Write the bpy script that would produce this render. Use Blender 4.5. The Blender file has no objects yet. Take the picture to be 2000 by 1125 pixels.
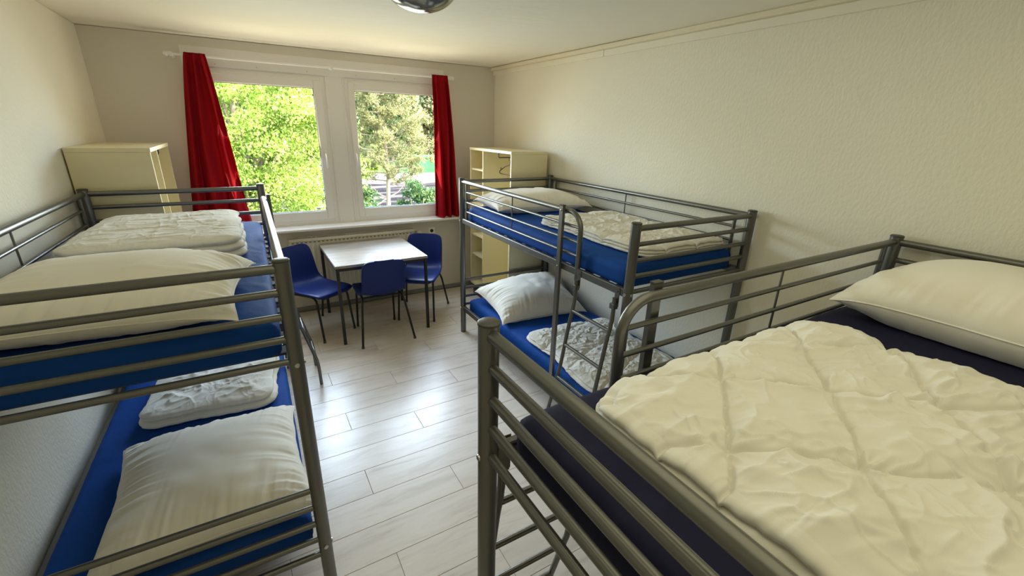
import bpy, bmesh, math, random
import numpy as np
from mathutils import Vector, Matrix

D = bpy.data
SC = bpy.context.scene
COL = SC.collection
PI = math.pi
random.seed(7)

# ------------------------------------------------------------------ camera
cam = D.cameras.new('camera')
cam.sensor_width = 36.0
cam.lens = 854.84 * 36.0 / 2000.0
cam.clip_start = 0.02
cam.clip_end = 400
camo = D.objects.new('camera', cam)
COL.objects.link(camo)
_p, _y, _r = math.radians(-19.9284), math.radians(31.0738), math.radians(1.6667)
_F = Vector((math.sin(_y) * math.cos(_p), math.cos(_y) * math.cos(_p), math.sin(_p)))
_R0 = Vector((math.cos(_y), -math.sin(_y), 0))
_U0 = _R0.cross(_F)
_R = _R0 * math.cos(_r) + _U0 * math.sin(_r)
_U = -_R0 * math.sin(_r) + _U0 * math.cos(_r)
_M = Matrix(((_R.x, _U.x, -_F.x), (_R.y, _U.y, -_F.y), (_R.z, _U.z, -_F.z))).to_4x4()
_M.translation = Vector((0, 0, 1.8596))
camo.matrix_world = _M
SC.camera = camo

# ------------------------------------------------------------------ view, world, sun, window portals
SC.view_settings.view_transform = 'Standard'
SC.view_settings.look = 'None'
SC.view_settings.gamma = 1.0
SC.view_settings.use_curve_mapping = False
EXPOSURE = 1.0
SKY_STRENGTH = 1.8
SUN_STRENGTH = 13.0
SC.view_settings.exposure = EXPOSURE
SC.cycles.max_bounces = 14
SC.cycles.diffuse_bounces = 10
SC.cycles.glossy_bounces = 5
SC.cycles.transparent_max_bounces = 24
SC.cycles.sample_clamp_indirect = 12.0
SC.cycles.caustics_reflective = False
SC.cycles.caustics_refractive = False
try:
    SC.cycles.use_denoising = True
    SC.cycles.denoiser = 'OPENIMAGEDENOISE'
except Exception:
    pass

SUN_EL, SUN_AZ = math.radians(50), math.radians(118)     # azimuth measured from +y (out of the window) towards +x
W = D.worlds.new('sky')
SC.world = W
W.use_nodes = True
wn = W.node_tree.nodes
wl = W.node_tree.links
wn.clear()
wo = wn.new('ShaderNodeOutputWorld')
wb = wn.new('ShaderNodeBackground')
ws = wn.new('ShaderNodeTexSky')
ws.sky_type = 'NISHITA'
ws.sun_disc = False
ws.sun_elevation = SUN_EL
ws.sun_rotation = SUN_AZ
ws.air_density = 1.2
ws.dust_density = 2.5
ws.ozone_density = 1.2
wb.inputs['Strength'].default_value = SKY_STRENGTH
wl.new(ws.outputs[0], wb.inputs['Color'])
wl.new(wb.outputs[0], wo.inputs['Surface'])

sun = D.lights.new('sun', 'SUN')
sun.energy = SUN_STRENGTH
sun.angle = math.radians(0.8)
sun.color = (1.0, 0.93, 0.80)
suno = D.objects.new('sun', sun)
COL.objects.link(suno)
_to_sun = Vector((math.sin(SUN_AZ) * math.cos(SUN_EL), math.cos(SUN_AZ) * math.cos(SUN_EL), math.sin(SUN_EL)))
suno.rotation_euler = _to_sun.to_track_quat('Z', 'Y').to_euler()
suno.location = (8, 6, 12)

for nm, px, pw in (('window_daylight', 0.2475, 0.86), ('window_daylight', 1.435, 0.86)):
    al = D.lights.new(nm, 'AREA')
    al.shape = 'RECTANGLE'
    al.size = pw
    al.size_y = 1.2
    al.cycles.is_portal = True
    ao = D.objects.new(nm, al)
    COL.objects.link(ao)
    ao.location = (px, 4.84, 1.60)
    ao.rotation_euler = (math.radians(-90), 0, 0)        # faces into the room

# added camera-hidden fill lamps inside the panes: cool tilted down, warm tilted up
WIN_FILL_COOL, WIN_FILL_WARM, ROOM_FILL = 10.5, 8.0, 6.6
def area(nm, loc, rot, sx, sy, power, col, spread=180):
    al = D.lights.new(nm, 'AREA')
    al.shape = 'RECTANGLE'
    al.size, al.size_y = sx, sy
    al.energy = power
    al.color = col
    al.spread = math.radians(spread)
    ao = D.objects.new(nm, al)
    COL.objects.link(ao)
    ao.location = loc
    ao.rotation_euler = rot
    return ao
for px, pw in ((.2475, .80), (1.42, .78)):
    for q in (area('window_fill_cool', (px, 4.715, 1.60), (math.radians(-58), 0, 0), pw, 1.05, WIN_FILL_COOL, (.66, .84, 1.0), 140),
              area('window_fill_warm', (px, 4.715, 1.60), (math.radians(-112), 0, 0), pw, 1.05, WIN_FILL_WARM, (1.0, .90, .66))):
        q.visible_camera = False
# added soft fill without a fixture, above and behind the viewpoint
area('overhead_fill', (.85, .25, 2.47), (0, 0, 0), 1.9, 2.2, ROOM_FILL, (1.0, .93, .60))

# ------------------------------------------------------------------ materials
def mat(name, col, rough=0.6, metal=0.0, spec=0.5, bump=None, coat=0.0, sheen=0.0):
    m = D.materials.new(name)
    m.use_nodes = True
    n, l = m.node_tree.nodes, m.node_tree.links
    b = n['Principled BSDF']
    b.inputs['Base Color'].default_value = (*col, 1)
    b.inputs['Roughness'].default_value = rough
    b.inputs['Metallic'].default_value = metal
    b.inputs['Specular IOR Level'].default_value = spec
    b.inputs['Coat Weight'].default_value = coat
    b.inputs['Sheen Weight'].default_value = sheen
    if bump:
        scale, strength, dist = bump[:3]
        tc = n.new('ShaderNodeTexCoord')
        mp = n.new('ShaderNodeMapping')
        mp.inputs['Scale'].default_value = bump[3] if len(bump) > 3 else (1, 1, 1)
        nz = n.new('ShaderNodeTexNoise')
        nz.inputs['Scale'].default_value = scale
        nz.inputs['Detail'].default_value = 4
        bp = n.new('ShaderNodeBump')
        bp.inputs['Strength'].default_value = strength
        bp.inputs['Distance'].default_value = dist
        l.new(tc.outputs['Object'], mp.inputs[0])
        l.new(mp.outputs[0], nz.inputs['Vector'])
        l.new(nz.outputs[0], bp.inputs['Height'])
        l.new(bp.outputs[0], b.inputs['Normal'])
    return m

def vary(m, scale, c1, c2, stretch=(1, 1, 1), detail=3, lo=0.35, hi=0.65):
    """colour variation from noise (ground, hillside, painted shade on the road)"""
    n, l = m.node_tree.nodes, m.node_tree.links
    tc = n.new('ShaderNodeTexCoord')
    mp = n.new('ShaderNodeMapping')
    mp.inputs['Scale'].default_value = stretch
    nz = n.new('ShaderNodeTexNoise')
    nz.inputs['Scale'].default_value = scale
    nz.inputs['Detail'].default_value = detail
    rp = n.new('ShaderNodeValToRGB')
    rp.color_ramp.elements[0].position = lo
    rp.color_ramp.elements[1].position = hi
    rp.color_ramp.elements[0].color = (*c1, 1)
    rp.color_ramp.elements[1].color = (*c2, 1)
    l.new(tc.outputs['Object'], mp.inputs[0])
    l.new(mp.outputs[0], nz.inputs['Vector'])
    l.new(nz.outputs[0], rp.inputs[0])
    l.new(rp.outputs[0], n['Principled BSDF'].inputs['Base Color'])
    return rp

M = {}
M['wall'] = mat('wall_paint', (0.80, 0.77, 0.66), 0.85, spec=0.2, bump=(75, 0.42, 0.006, (1, 1, 0.55)))
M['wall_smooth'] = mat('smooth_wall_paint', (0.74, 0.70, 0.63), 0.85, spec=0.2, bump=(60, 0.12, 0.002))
M['ceiling'] = mat('ceiling_paint', (0.80, 0.77, 0.68), 0.85, spec=0.15, bump=(3.0, 0.25, 0.02, (1, 2.2, 1)))
M['trim'] = mat('cornice_paint', (0.80, 0.77, 0.66), 0.6)
M['bead'] = mat('cornice_bead_paint', (0.75, 0.69, 0.53), 0.6)
M['base'] = mat('grey_baseboard', (0.26, 0.28, 0.28), 0.55)
M['pvc'] = mat('white_window_plastic', (0.80, 0.78, 0.76), 0.35, spec=0.5)
M['sill'] = mat('white_sill_laminate', (0.82, 0.80, 0.78), 0.3)
M['gasket'] = mat('dark_window_gasket', (0.05, 0.055, 0.05), 0.6)
M['metal'] = mat('silver_grey_lacquer', (0.165, 0.165, 0.155), 0.36, metal=0.8, bump=(220, 0.06, 0.001))
M['cap'] = mat('dark_plastic_cap', (0.05, 0.05, 0.045), 0.45)
M['bolt'] = mat('bolt_steel', (0.55, 0.55, 0.54), 0.3, metal=1.0)
M['slat'] = mat('black_bed_slat', (0.03, 0.03, 0.035), 0.6)
M['white_cloth'] = mat('white_quilt_cotton', (0.74, 0.72, 0.66), 0.85, spec=0.15, sheen=0.15, bump=(400, 0.12, 0.001))
M['pillow'] = mat('white_pillow_cotton', (0.80, 0.77, 0.70), 0.85, spec=0.15, sheen=0.15, bump=(500, 0.1, 0.001))
M['blue_sheet'] = mat('blue_fitted_sheet', (0.009, 0.062, 0.29), 0.7, spec=0.08, sheen=0.0, bump=(9, 0.25, 0.02))
M['navy_sheet'] = mat('dark_navy_fitted_sheet', (0.012, 0.012, 0.038), 0.75, spec=0.15, sheen=0.0, bump=(9, 0.25, 0.02))
M['cream'] = mat('cream_laminate', (0.74, 0.66, 0.42), 0.45, bump=(80, 0.03, 0.001))
M['cream_edge'] = mat('cream_edge_band', (0.80, 0.74, 0.50), 0.4)
M['brown'] = mat('brown_plinth', (0.05, 0.03, 0.022), 0.5)
M['black'] = mat('black_lacquer', (0.012, 0.011, 0.011), 0.38)
M['shell'] = mat('blue_chair_plastic', (0.005, 0.020, 0.15), 0.42, spec=0.3, bump=(350, 0.08, 0.001))
M['red'] = mat('red_curtain_cloth', (0.36, 0.008, 0.016), 0.9, spec=0.1, bump=(300, 0.15, 0.001, (1, 1, 0.3)))
M['lamp'] = mat('grey_mirror_glass', (0.30, 0.31, 0.28), 0.13, metal=0.65)
M['lampbase'] = mat('lamp_base_white', (0.7, 0.7, 0.68), 0.4)
M['rad'] = mat('cream_radiator_enamel', (0.80, 0.77, 0.69), 0.35)
M['white'] = mat('white_plastic', (0.82, 0.82, 0.82), 0.35)
M['socket'] = mat('cream_socket_plastic', (0.88, 0.86, 0.80), 0.3)
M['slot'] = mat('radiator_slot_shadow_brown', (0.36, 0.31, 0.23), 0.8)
M['dark'] = mat('dark_recess', (0.02, 0.02, 0.02), 0.7)

# thin red cloth lets some light through
def _translucent(m, col, fac):
    n, l = m.node_tree.nodes, m.node_tree.links
    b = n['Principled BSDF']
    out = [x for x in n if x.type == 'OUTPUT_MATERIAL'][0]
    tr = n.new('ShaderNodeBsdfTranslucent')
    tr.inputs[0].default_value = (*col, 1)
    mx = n.new('ShaderNodeMixShader')
    mx.inputs[0].default_value = fac
    l.new(b.outputs[0], mx.inputs[1])
    l.new(tr.outputs[0], mx.inputs[2])
    l.new(mx.outputs[0], out.inputs['Surface'])
_translucent(M['red'], (0.60, 0.008, 0.012), 0.2)

# window glass: clear pane, faint reflection
g = D.materials.new('window_glass')
g.use_nodes = True
n, l = g.node_tree.nodes, g.node_tree.links
n.clear()
o_ = n.new('ShaderNodeOutputMaterial')
t_ = n.new('ShaderNodeBsdfTransparent')
t_.inputs[0].default_value = (0.96, 0.97, 0.96, 1)
s_ = n.new('ShaderNodeBsdfGlossy')
s_.inputs['Roughness'].default_value = 0.02
fr = n.new('ShaderNodeFresnel')
fr.inputs[0].default_value = 1.35
mx = n.new('ShaderNodeMixShader')
l.new(fr.outputs[0], mx.inputs[0])
l.new(t_.outputs[0], mx.inputs[1])
l.new(s_.outputs[0], mx.inputs[2])
l.new(mx.outputs[0], o_.inputs[0])
M['glass'] = g

# wood-print floor planks and table top
def wood(name, c1, c2, c3, rough, along='x', rscale=1.0):
    m = D.materials.new(name)
    m.use_nodes = True
    n, l = m.node_tree.nodes, m.node_tree.links
    b = n['Principled BSDF']
    b.inputs['Roughness'].default_value = rough
    tc = n.new('ShaderNodeTexCoord')
    oi = n.new('ShaderNodeObjectInfo')
    ad = n.new('ShaderNodeVectorMath')
    ad.operation = 'ADD'
    ml = n.new('ShaderNodeVectorMath')
    ml.operation = 'SCALE'
    ml.inputs['Scale'].default_value = 37.0
    cb = n.new('ShaderNodeCombineXYZ')
    l.new(oi.outputs['Random'], cb.inputs[0])
    l.new(oi.outputs['Random'], cb.inputs[1])
    l.new(cb.outputs[0], ml.inputs[0])
    l.new(tc.outputs['Object'], ad.inputs[0])
    l.new(ml.outputs[0], ad.inputs[1])
    mp = n.new('ShaderNodeMapping')
    mp.inputs['Scale'].default_value = (1.6, 9, 1) if along == 'x' else (9, 1.6, 1)
    l.new(ad.outputs[0], mp.inputs[0])
    nz = n.new('ShaderNodeTexNoise')
    nz.inputs['Scale'].default_value = 1.7 * rscale
    nz.inputs['Detail'].default_value = 5
    nz.inputs['Roughness'].default_value = 0.6
    nz.inputs['Distortion'].default_value = 0.6
    l.new(mp.outputs[0], nz.inputs['Vector'])
    rp = n.new('ShaderNodeValToRGB')
    e = rp.color_ramp.elements
    e[0].position, e[1].position = 0.30, 0.72
    e[0].color, e[1].color = (*c1, 1), (*c3, 1)
    k = rp.color_ramp.elements.new(0.48)
    k.color = (*c2, 1)
    l.new(nz.outputs[0], rp.inputs[0])
    n2 = n.new('ShaderNodeTexNoise')
    n2.inputs['Scale'].default_value = 14 * rscale
    n2.inputs['Detail'].default_value = 3
    l.new(mp.outputs[0], n2.inputs['Vector'])
    mix = n.new('ShaderNodeMixRGB')
    mix.blend_type = 'MULTIPLY'
    mix.inputs[0].default_value = 0.10
    l.new(rp.outputs[0], mix.inputs[1])
    l.new(n2.outputs[0], mix.inputs[2])
    hs = n.new('ShaderNodeHueSaturation')
    mr = n.new('ShaderNodeMapRange')
    mr.inputs['To Min'].default_value = 0.94
    mr.inputs['To Max'].default_value = 1.05
    l.new(oi.outputs['Random'], mr.inputs['Value'])
    l.new(mr.outputs[0], hs.inputs['Value'])
    l.new(mix.outputs[0], hs.inputs['Color'])
    l.new(hs.outputs[0], b.inputs['Base Color'])
    bp = n.new('ShaderNodeBump')
    bp.inputs['Strength'].default_value = 0.05
    bp.inputs['Distance'].default_value = 0.002
    l.new(n2.outputs[0], bp.inputs['Height'])
    l.new(bp.outputs[0], b.inputs['Normal'])
    return m
M['plank'] = wood('pale_oak_laminate', (0.60, 0.525, 0.46), (0.74, 0.67, 0.605), (0.80, 0.735, 0.675), 0.29)
M['tabletop'] = wood('pale_wood_table_laminate', (0.25, 0.205, 0.165), (0.33, 0.285, 0.24), (0.39, 0.35, 0.31), 0.40)
M['subfloor'] = mat('subfloor', (0.12, 0.11, 0.10), 0.9)

# ------------------------------------------------------------------ mesh helpers
class MB:
    """collects geometry, then links it as ONE mesh object"""
    def __init__(s):
        s.v, s.f = [], []
    def add(s, v, f):
        o = len(s.v)
        s.v += [tuple(p) for p in v]
        s.f += [tuple(i + o for i in q) for q in f]
        return s
    def box(s, x0, x1, y0, y1, z0, z1, b=0.0):
        if x0 > x1: x0, x1 = x1, x0
        if y0 > y1: y0, y1 = y1, y0
        if z0 > z1: z0, z1 = z1, z0
        b = min(b, (x1 - x0) * .45, (y1 - y0) * .45, (z1 - z0) * .45)
        if b <= 0:
            v = [(x, y, z) for z in (z0, z1) for y in (y0, y1) for x in (x0, x1)]
            f = [(0, 2, 3, 1), (4, 5, 7, 6), (0, 1, 5, 4), (2, 6, 7, 3), (0, 4, 6, 2), (1, 3, 7, 5)]
            return s.add(v, f)
        v, idx = [], {}
        X, Y, Z = (x0, x1), (y0, y1), (z0, z1)
        for i in (0, 1):
            for j in (0, 1):
                for k in (0, 1):
                    sx, sy, sz = (1 - 2 * i), (1 - 2 * j), (1 - 2 * k)
                    idx[i, j, k, 0] = len(v); v.append((X[i], Y[j] + sy * b, Z[k] + sz * b))
                    idx[i, j, k, 1] = len(v); v.append((X[i] + sx * b, Y[j], Z[k] + sz * b))
                    idx[i, j, k, 2] = len(v); v.append((X[i] + sx * b, Y[j] + sy * b, Z[k]))
        f = []
        def q(*a): f.append(tuple(idx[t] for t in a))
        for i in (0, 1):
            q((i, 0, 0, 0), (i, 1, 0, 0), (i, 1, 1, 0), (i, 0, 1, 0))
            q((0, i, 0, 1), (1, i, 0, 1), (1, i, 1, 1), (0, i, 1, 1))
            q((0, 0, i, 2), (1, 0, i, 2), (1, 1, i, 2), (0, 1, i, 2))
        for i in (0, 1):
            for j in (0, 1):
                q((i, j, 0, 0), (i, j, 1, 0), (i, j, 1, 1), (i, j, 0, 1))
                q((i, 0, j, 0), (i, 1, j, 0), (i, 1, j, 2), (i, 0, j, 2))
                q((0, i, j, 1), (1, i, j, 1), (1, i, j, 2), (0, i, j, 2))
                for k in (0, 1):
                    q((i, j, k, 0), (i, j, k, 1), (i, j, k, 2))
        return s.add(v, f)
    def tube(s, pts, r, seg=12, cap=True, r2=None, flat=1.0):
        P = [Vector(p) for p in pts]
        nn = len(P)
        R = [r] * nn if r2 is None else [r + (r2 - r) * i / (nn - 1) for i in range(nn)]
        T = []
        for i in range(nn):
            a = P[max(i - 1, 0)]; b = P[min(i + 1, nn - 1)]
            T.append((b - a).normalized())
        up = Vector((0, 0, 1)) if abs(T[0].z) < 0.9 else Vector((0, 1, 0))
        N = (up - T[0] * up.dot(T[0])).normalized()
        v, f = [], []
        for i in range(nn):
            N = (N - T[i] * N.dot(T[i])).normalized()
            B = T[i].cross(N)
            for k in range(seg):
                a = 2 * PI * k / seg
                v.append(P[i] + N * (math.cos(a) * R[i]) + B * (math.sin(a) * R[i] * flat))
        for i in range(nn - 1):
            for k in range(seg):
                k2 = (k + 1) % seg
                f.append((i * seg + k, i * seg + k2, (i + 1) * seg + k2, (i + 1) * seg + k))
        if cap:
            f.append(tuple(range(seg))[::-1])
            f.append(tuple((nn - 1) * seg + k for k in range(seg)))
        return s.add(v, f)
    def lathe(s, prof, c=(0, 0, 0), seg=32, axis='z'):
        v, f = [], []
        for r, h in prof:
            for k in range(seg):
                a = 2 * PI * k / seg
                p = (r * math.cos(a), r * math.sin(a), h)
                if axis == 'y': p = (p[0], p[2], p[1])
                if axis == 'x': p = (p[2], p[0], p[1])
                v.append((p[0] + c[0], p[1] + c[1], p[2] + c[2]))
        for i in range(len(prof) - 1):
            for k in range(seg):
                k2 = (k + 1) % seg
                f.append((i * seg + k, i * seg + k2, (i + 1) * seg + k2, (i + 1) * seg + k))
        f.append(tuple(range(seg)))
        f.append(tuple((len(prof) - 1) * seg + k for k in range(seg)))
        return s.add(v, f)
    def build(s, name, m, parent=None, smooth=35, loc=None):
        me = D.meshes.new(name)
        me.from_pydata([tuple(p) for p in s.v], [], s.f)
        bm = bmesh.new(); bm.from_mesh(me)
        bmesh.ops.recalc_face_normals(bm, faces=bm.faces)
        bm.to_mesh(me); bm.free()
        me.materials.append(m)
        if smooth:
            me.polygons.foreach_set('use_smooth', [True] * len(me.polygons))
            me.set_sharp_from_angle(angle=math.radians(smooth))
        o = D.objects.new(name, me)
        COL.objects.link(o)
        if parent: o.parent = parent
        if loc: o.location = loc
        return o

def np_mesh(name, V, F, m, parent=None, smooth=True):
    """V (n,3) array, F (k,4) or (k,3) int array"""
    me = D.meshes.new(name)
    V = np.asarray(V, dtype=np.float32); F = np.asarray(F, dtype=np.int32)
    me.vertices.add(len(V)); me.vertices.foreach_set('co', V.ravel())
    k = F.shape[1]
    me.loops.add(F.size); me.loops.foreach_set('vertex_index', F.ravel())
    me.polygons.add(len(F))
    me.polygons.foreach_set('loop_start', np.arange(0, F.size, k, dtype=np.int32))
    me.polygons.foreach_set('use_smooth', [bool(smooth)] * len(F))
    me.update(calc_edges=True)
    me.validate()
    me.materials.append(m)
    o = D.objects.new(name, me)
    COL.objects.link(o)
    if parent: o.parent = parent
    return o

def thing(name, label, cat, loc=(0, 0, 0), rz=0.0, group=None):
    o = D.objects.new(name, None)
    COL.objects.link(o)
    o.empty_display_size = 0.1
    o.location = loc
    o.rotation_euler = (0, 0, rz)
    o['label'] = label
    o['category'] = cat
    if group: o['group'] = group
    return o

def tag(o, label, cat, group=None):
    o['label'] = label
    o['category'] = cat
    if group: o['group'] = group
    return o

def struct_empty(name, loc=(0, 0, 0)):
    o = D.objects.new(name, None)
    COL.objects.link(o)
    o.location = loc
    o['kind'] = 'structure'
    return o

def struct(o):
    o['kind'] = 'structure'
    return o

def arc(c, r, a0, a1, n, plane='xz'):
    out = []
    for i in range(n + 1):
        a = math.radians(a0 + (a1 - a0) * i / n)
        u, w = r * math.cos(a), r * math.sin(a)
        out.append({'xz': (c[0] + u, c[1], c[2] + w), 'yz': (c[0], c[1] + u, c[2] + w), 'xy': (c[0] + u, c[1] + w, c[2])}[plane])
    return out

# smooth lattice noise (numpy)
_rs = np.random.RandomState(11)
_TAB = _rs.rand(256, 256)
def vn(x, y, seed=0):
    x = np.asarray(x, float) + seed * 17.31 + 1000; y = np.asarray(y, float) + seed * 7.77 + 1000
    xi = np.floor(x).astype(int); yi = np.floor(y).astype(int)
    fx = x - xi; fy = y - yi
    fx = fx * fx * fx * (fx * (fx * 6 - 15) + 10); fy = fy * fy * fy * (fy * (fy * 6 - 15) + 10)
    g = lambda a, b: _TAB[a & 255, b & 255]
    return (g(xi, yi) * (1 - fx) + g(xi + 1, yi) * fx) * (1 - fy) + (g(xi, yi + 1) * (1 - fx) + g(xi + 1, yi + 1) * fx) * fy
def fbm(x, y, seed=0, o=3):
    s = 0; a = 1; t = 0
    for k in range(o):
        s = s + a * vn(x * 2 ** k, y * 2 ** k, seed + k * 3); t += a; a *= .5
    return s / t
def crease(x, y, seed=0, warp=0.6, sharp=2.0):
    """folded-cloth ridges: ridged, domain-warped noise, 0..1"""
    wx = (fbm(x * .7, y * .7, seed + 5) - .5) * 2 * warp
    wy = (fbm(x * .7, y * .7, seed + 9) - .5) * 2 * warp
    n = fbm(x + wx, y + wy, seed, 2)
    return np.clip(1 - np.abs(2 * n - 1) * 2.2, 0, 1) ** sharp

# ------------------------------------------------------------------ room shell
XL, XR, YB, YF, ZC = -0.905, 2.558, 4.75, -1.75, 2.49
WX0, WX1, WZ0, WZ1 = -0.31, 1.95, 0.905, 2.42      # opening that holds the window unit

def wall(name, m, boxes):
    b = MB()
    for q in boxes: b.box(*q)
    return struct(b.build(name, m, smooth=0))
wall('wall_left', M['wall'], [(XL - .12, XL, YF - .12, YB + .0, 0, ZC)])
wr = wall('wall_right', M['wall'], [(XR, XR + .12, YF - .12, YB + .0, 0, ZC)])
wall('wall_back', M['wall'], [(XL - .12, XR + .12, YF - .12, YF, 0, ZC)])
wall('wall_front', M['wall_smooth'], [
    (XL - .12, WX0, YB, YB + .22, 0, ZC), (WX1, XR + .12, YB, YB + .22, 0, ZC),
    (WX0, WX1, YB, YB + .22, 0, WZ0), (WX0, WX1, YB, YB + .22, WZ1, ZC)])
# ceiling of two boards with a shallow joint
ce = struct_empty('ceiling')
jy = 2.42
for y0, y1, dz in ((YF - .12, jy - .004, 0.0), (jy + .004, YB + .22, 0.003)):
    MB().box(XL - .12, XR + .12, y0, y1, ZC + dz, ZC + .1).build('ceiling_board', M['ceiling'], ce, smooth=0)
MB().box(XL - .12, XR + .12, jy - .02, jy + .02, ZC + .006, ZC + .1).build('joint_backing', M['ceiling'], ce, smooth=0)

# floor: laminate planks on a subfloor
fl = struct_empty('floor')
MB().box(XL - .12, XR + .12, YF - .12, YB + .22, -.12, -.011).build('subfloor', M['subfloor'], fl, smooth=0)
PL, PW = 1.29, 0.20
k0 = int(math.floor((YF - 1.13) / PW))
cyc = {0: .77, 1: .335, 2: 1.19}
for k in range(k0, 30):
    y0 = 1.13 + k * PW
    y1 = y0 + PW
    ya, yb = max(y0, YF), min(y1, YB)
    if yb - ya < .02: continue
    x = cyc[k % 3] + random.uniform(-.012, .012)
    while x > XL: x -= PL
    while x < XR:
        xa, xb = max(x, XL), min(x + PL, XR)
        if xb - xa > .02:
            cx, cy_ = (xa + xb) / 2, (ya + yb) / 2
            gx = .0008
            b = MB().box(xa - cx + gx, xb - cx - gx, ya - cy_ + gx, yb - cy_ - gx, -.010, 0, .0012)
            b.build('plank', M['plank'], fl, smooth=0, loc=(cx, cy_, 0))
        x += PL

# cornice on the right wall, slim coving line on the left
MB().box(XR - .058, XR, YF, YB, ZC - .032, ZC, .006).build('trim_1', M['bead']).__setitem__('kind', 'structure')
for i, (a, b) in enumerate(((YF, .62), (.622, 2.93), (2.932, YB))):
    MB().box(XR - .022, XR, a, b, ZC - .078, ZC - .032, .003).build('trim_%d' % (2 + i), M['trim']).__setitem__('kind', 'structure')
struct(MB().box(XL, XR, YB - .012, YB, 0, .05, .003).build('baseboard_front', M['base']))
struct(MB().box(XR - .012, XR, YF, YB - .012, 0, .05, .003).build('baseboard_right', M['base']))
struct(MB().box(XL, XL + .012, YF, YB - .012, 0, .05, .003).build('baseboard_left', M['base']))
struct(MB().box(XL + .012, XR - .012, YF, YF + .012, 0, .05, .003).build('baseboard_back', M['base']))

# ------------------------------------------------------------------ windows
def frame_ring(mb, x0, x1, z0, z1, w, y0, y1, b=.004):
    mb.box(x0, x0 + w, y0, y1, z0, z1, b); mb.box(x1 - w, x1, y0, y1, z0, z1, b)
    mb.box(x0 + w, x1 - w, y0, y1, z0, z0 + w, b); mb.box(x0 + w, x1 - w, y0, y1, z1 - w, z1, b)
def window(name, x0, x1, gx0, gx1, gz0, gz1, z0, z1, hx):
    w = struct_empty(name)
    b = MB()
    frame_ring(b, x0, x1, z0, z1, .035, YB - .006, YB + .07)
    b.build('window_frame', M['pvc'], w)
    b = MB()
    sx0, sx1, sz0, sz1 = x0 + .028, x1 - .028, z0 + .028, z1 - .028
    b.box(sx0, gx0, YB - .022, YB + .045, sz0, sz1, .006); b.box(gx1, sx1, YB - .022, YB + .045, sz0, sz1, .006)
    b.box(gx0, gx1, YB - .022, YB + .045, sz0, gz0, .006); b.box(gx0, gx1, YB - .022, YB + .045, gz1, sz1, .006)
    b.build('sash', M['pvc'], w)
    b = MB()
    frame_ring(b, gx0 - .002, gx1 + .002, gz0 - .002, gz1 + .002, .005, YB - .002, YB + .02, .001)
    b.build('gasket', M['gasket'], w)
    MB().box(gx0 - .004, gx1 + .004, YB + .012, YB + .018, gz0 - .004, gz1 + .004).build('pane', M['glass'], w, smooth=0)
    h = MB()
    h.box(hx - .014, hx + .014, YB - .034, YB - .02, 1.545, 1.615, .004)
    h.tube([(hx, YB - .03, 1.585), (hx, YB - .06, 1.585), (hx, YB - .068, 1.575), (hx, YB - .066, 1.50), (hx, YB - .062, 1.455)], .008, 10)
    h.build('window_handle', M['white'], w)
    return w
window('window_1', -.262, .755, -.155, .656, 1.038, 2.165, .925, 2.262, .700)
window('window_2', .935, 1.952 - .03, 1.020, 1.845, 1.042, 2.165, .925, 2.262, .976)
b = MB()
b.box(.752, .938, YB - .004, YB + .08, .905, 2.275, .002)
b.box(.762, .775, YB - .016, YB, .915, 2.27, .003); b.box(.915, .928, YB - .016, YB, .915, 2.27, .003)
struct(b.build('trim_5', M['pvc']))                          # post between the two windows
b = MB()
for z in np.linspace(1.0, 2.2, 7):
    for x in (.7685, .9215): b.tube([(x, YB - .018, z), (x, YB - .012, z)], .003, 8)
struct(b.build('trim_6', M['bolt']))
b = MB()
b.box(WX0, WX1, YB - .012, YB + .2, 2.275, WZ1, .004)
b.box(WX0, -.262, YB - .003, YB + .2, .905, 2.275, .002); b.box(1.922, WX1, YB - .003, YB + .2, .905, 2.275, .002)
b.box(-.262, 1.922, YB, YB + .2, 2.262, 2.276); b.box(-.262, 1.922, YB, YB + .2, .905, .926)
struct(b.build('trim_7', M['pvc']))
b = MB()
for x in (-.08, .22, .62, 1.05, 1.42, 1.82): b.tube([(x, YB - .015, 2.30), (x, YB - .008, 2.30)], .005, 8)
struct(b.build('trim_8', M['bolt']))
struct(MB().box(WX0 - .05, 2.10, 4.565, YB + .03, .878, .905, .006).build('window_sill', M['sill']))

# ------------------------------------------------------------------ curtain rod and curtains
t = thing('curtain_rod', 'long white curtain rod with ball ends above the two windows', 'curtain rod', (0, 4.635, 2.338))
MB().tube([(-.375, 0, 0), (1.99, 0, 0)], .009, 12).build('rod', M['white'], t)
for x in (-.39, 2.00):
    MB().lathe([(.002, -.018), (.012, -.016), (.019, -.006), (.020, .002), (.014, .013), (.004, .018)], (x, 0, 0), 16, 'x').build('finial', M['white'], t)
for x in (-.36, .812, 1.97):
    br = MB().tube([(x, 0, 0), (x, .115, 0)], .007, 10)
    br.lathe([(.004, -.012), (.017, -.010), (.017, .010), (.004, .012)], (x, -.004, 0), 18, 'y')
    br.lathe([(.02, .105), (.02, .112), (.004, .1149)], (x, 0, 0), 18, 'y')
    br.build('bracket', M['white'], t)

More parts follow.
